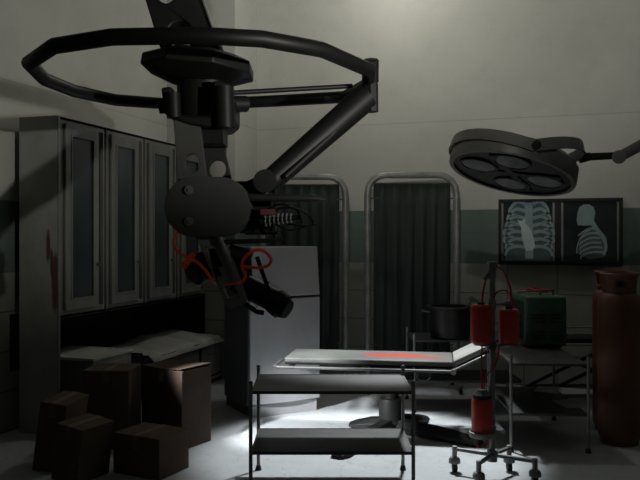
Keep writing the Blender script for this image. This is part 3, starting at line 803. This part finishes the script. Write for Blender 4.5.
# ring rail in a horizontal plane
def RP(px, py):
    zc = .7*FPX/(HOR-py); return Vector(((px-320)/FPX*zc, zc, CH+.7))-root_a
ring = [(29, 63), (54, 46), (112, 37), (200, 35.5), (262, 39), (322, 49.5), (369, 70), (368, 84), (344, 97), (275, 101), (232, 103), (199, 105.5), (168, 104), (115, 100), (74, 91), (44, 79)]
b = MB(); b.tube([RP(*q) for q in ring], .030, 10, closed=True); b.build('ring_rail', M['black'], t)
b = MB(); b.cyl(Q(230, 93, 3.25), Q(352, 86, 3.4), .011); b.build('brace_rod', M['black'], t)
b = MB(); b.cyl(Q(371, 60, 3.25), Q(371, 82, 3.3), .034, n=8); b.cyl(Q(370, 84, 3.3), Q(371, 112, 3.3), .036, .033, 8); b.build('ring_joint', M['black'], t)
b = MB(); b.cyl(Q(366, 97, 3.3), Q(267, 184, 3.15), .062, .050, 18); b.build('diagonal_arm', M['black'], t)
b = MB(); b.cyl(Q(360, 109, 3.26), Q(285, 177, 3.10), .010); b.build('hydraulic_line', M['dark'], t)
b = MB(); b.cyl(Q(265, 181, 3.02), Q(265, 181, 3.24), .048, n=22); b.cyl(Q(250, 190, 3.1), Q(268, 182, 3.1), .04); b.build('arm_joint', M['black'], t)
# pierced forearm plates
plate('forearm_plate', [[(174, 120), (200, 122), (203, 145), (207, 178), (210, 205), (180, 205), (176.5, 150)], ell(192.3, 164, 7.8, 10)], 3.04, 3.075, 'elbow', .004)
plate('forearm_plate', [[(202, 122), (226, 122), (226, 155), (231, 176), (233, 205), (207, 205), (204, 150)], ell(218, 169.5, 8.6, 9)], 3.25, 3.285, 'dark', .004)
b = MB(); b.box(Q(202, 134, 3.16), (.20, .16, .10)); b.build('plate_spacer', M['black'], t)
# elbow housing
el = arc(197.5, 207.5, 29, 29.5, 90, 270, 16)+arc(223, 207.5, 28.5, 29, -90, 90, 16)
eh = plate('elbow_housing', [el], 2.96, 3.13, 'elbow', .012)
for y in (190, 221.5):
    b = MB(); b.cyl(Q(189, y, 2.950), Q(189, y, 2.965), .018, n=18); b.cyl(Q(189, y, 2.944), Q(189, y, 2.95), .009, n=6); b.build('bolt', M['darkg'], eh)
b = MB(); b.box(Q(222, 208, 3.22), (.30, .20, .22)); b.box(Q(258, 214, 3.2), (.12, .16, .13)); b.box(Q(262, 228, 3.2), (.14, .12, .06)); b.build('gear_block', M['black'], t, bevel=.008)
# tool rods
b = MB(); b.tube([Q(246, 197.5, 3.0), Q(308, 198, 3.0), Q(318, 198.5, 3.0), Q(325, 199.5, 3.0)], [.0165, .0165, .013, .005], 10); b.build('tool_rod', M['dark'], t)
b = MB(); b.tube([Q(222, 242, 3.0), Q(258, 241, 3.0), Q(282, 239.5, 3.0)], [.010, .010, .008], 10); b.build('tool_rod', M['dark'], t)
for k in range(7):
    b = MB(); px = 266+k*4.2; rr = .016-.0008*k; n = 10; pts = []
    cc = Q(px, 220-.35*k, 3.02)
    pts = [cc+Vector((.002*math.cos(2*PI*i/n), rr*math.cos(2*PI*i/n), 1.6*rr*math.sin(2*PI*i/n))) for i in range(n)]
    b.tube(pts, .0036, 6, closed=True); b.build('spring_coil', M['stand'], t)
b = MB(); b.cyl(Q(260, 221, 3.02), Q(302, 217, 3.02), .012); b.box(Q(268, 211, 3.02), (.07, .05, .03)); b.build('actuator', M['black'], t)
b = MB(); b.box(Q(268, 212, 2.99), (.06, .02, .022)); b.build('red_actuator_block', mat('dull_red', (.10, .02, .02), .6), t)
for pts in ([(270, 214), (282, 208), (298, 209), (309, 216), (313, 224), (303, 226), (288, 224)], [(262, 216), (276, 205), (290, 206), (299, 213), (302, 224)], [(275, 224), (290, 230), (305, 227), (316, 225)]):
    b = MB(); b.tube([Q(x, y, 3.0-.02*i % .06) for i, (x, y) in enumerate(pts)], .0045, 7, smooth=4); b.build('loose_cable', M['black'], t)
# lower bracket and camera heads
plate('lower_bracket', [[(196, 234), (222, 234), (249, 299), (246, 303), (230, 309), (227, 305)], [(206, 246), (215, 246), (224, 266), (214, 268)], [(222, 284), (233, 282), (239, 294), (228, 298)]], 3.03, 3.10, 'stand', .004)
b = MB(); b.cyl(Q(219.5, 236, 3.0), Q(245, 301, 3.0), .0135, .0135, 10); b.build('bracket_rod', M['stand'], t)
b = MB(); b.cyl(Q(216, 262, 3.17), Q(194, 270, 3.10), .062, .066, 22); b.cyl(Q(196, 269, 3.11), Q(190, 271, 3.09), .050, .044, 22); b.build('sensor_head', M['dark'], t)
b = MB(); b.cyl(Q(194, 255, 3.08), Q(183, 266, 3.04), .013, .016, 10); b.build('orange_clamp', M['orange'], t)
b = MB(); b.cyl(Q(236, 281, 3.12), Q(279, 303, 3.06), .048, .050, 22); lt = b.build('camera_barrel', M['black'], t)
b = MB(); b.cyl(Q(275, 300.5, 3.065), Q(283, 307, 3.05), .056, .056, 20); b.cyl(Q(283, 307, 3.05), Q(288, 310, 3.04), .048, .040, 20); b.build('focus_ring', M['black'], lt)
b = MB(); b.cyl(Q(245, 285, 3.12), Q(241, 258, 3.14), .035, .045, 14); b.cyl(Q(250, 262, 3.14), Q(228, 255, 3.14), .05, .05, 14); b.build('wrist_link', M['dark'], t)
b = MB(); b.cyl(Q(257, 257, 3.08), Q(269, 291, 3.05), .009); b.cyl(Q(244, 303, 3.05), Q(257, 312, 3.03), .010); b.cyl(Q(257, 312, 3.03), Q(264, 313, 3.03), .010); b.build('guide_rod', M['dark'], t)
oc = [(179, 230, 2.99), (174.5, 237, 2.97), (174, 245, 2.97), (180, 253.5, 2.98), (189, 258, 2.98), (199, 263.5, 2.98), (206, 271, 2.98), (212, 280, 3.0), (218, 284, 3.13), (226, 283.7, 3.13), (234, 283.6, 3.02), (242, 282, 2.97), (245.5, 275, 2.96), (242, 266.5, 2.95), (245, 257.5, 2.95), (254, 250.5, 2.95), (264, 251, 2.95), (271, 259, 2.95), (268, 265.5, 2.96), (258, 267.6, 2.97), (243, 266.5, 2.975)]
b = MB(); b.tube([Q(*q) for q in oc], .0065, 8, smooth=5); b.build('orange_cable', M['orange'], t)

# ---------------------------------------------------------------- lights
def lamp(name, typ, loc, energy, color=(1, 1, 1), target=None, **kw):
    d = bpy.data.lights.new(name, typ); d.energy = energy; d.color = color
    for k, v in kw.items(): setattr(d, k, v)
    o = bpy.data.objects.new(name, d); col.objects.link(o); o.location = loc
    if target is not None: o.rotation_euler = (Vector(target)-Vector(loc)).to_track_quat('-Z', 'Y').to_euler()
    return o
WARM = (1.0, .98, .90)
# key near the camera, high: throws lamp and robot shadows down the back wall
lamp('key_light', 'SPOT', C(-.2, .1, 3.2), 620, WARM, C(1.7, 9, 5.2), spot_size=math.radians(60), spot_blend=1.0, shadow_soft_size=.03)
# light from the right: ring shadow on the left wall
lamp('side_light', 'SPOT', C(1.65, .97, 2.08), 335, WARM, C(-2.9, 7.4, 3.9), spot_size=math.radians(50), spot_blend=.9, shadow_soft_size=.02)
# pool of light on the table and floor
lamp('table_spot', 'SPOT', C(.9, 6.9, 3.0), 560, (.95, .98, 1.0), C(.44, 6.05, 0), spot_size=math.radians(49), spot_blend=.35, shadow_soft_size=.12)
lamp('left_fill_spot', 'SPOT', C(-2.0, 4.6, 1.9), 1250, (.95, .97, 1.0), C(.3, 6.9, -.2), spot_size=math.radians(25), spot_blend=.5, shadow_soft_size=.10)  # added fill, brightens the fridge foot and the floor beside it
lamp('back_ceiling_lamp', 'POINT', (-1.8, 7.6, 4.95), 42, WARM, shadow_soft_size=.15)
lamp('ceiling_glow', 'AREA', (2.0, 6.5, 4.9), 4, (.95, 1, .95), (1.2, 8.8, 3.6), size=.8)
w = bpy.data.worlds.new('World'); scn.world = w; w.use_nodes = True
w.node_tree.nodes['Background'].inputs[0].default_value = (.018, .019, .020, 1)
lamp('dim_fill', 'AREA', (-.3, 1.0, 4.9), 3, (.9, .95, 1), (0, 5, 0), size=3.0)

# ---------------------------------------------------------------- camera
cd = bpy.data.cameras.new('camera'); cam = bpy.data.objects.new('camera', cd); col.objects.link(cam)
cd.sensor_width = 36; cd.lens = FPX/640*36; cd.shift_y = -3/640
cam.location = (0, 0, CH); cam.rotation_euler = (PI/2, 0, TH)
scn.camera = cam
scn.view_settings.view_transform = 'Standard'; scn.view_settings.look = 'None'
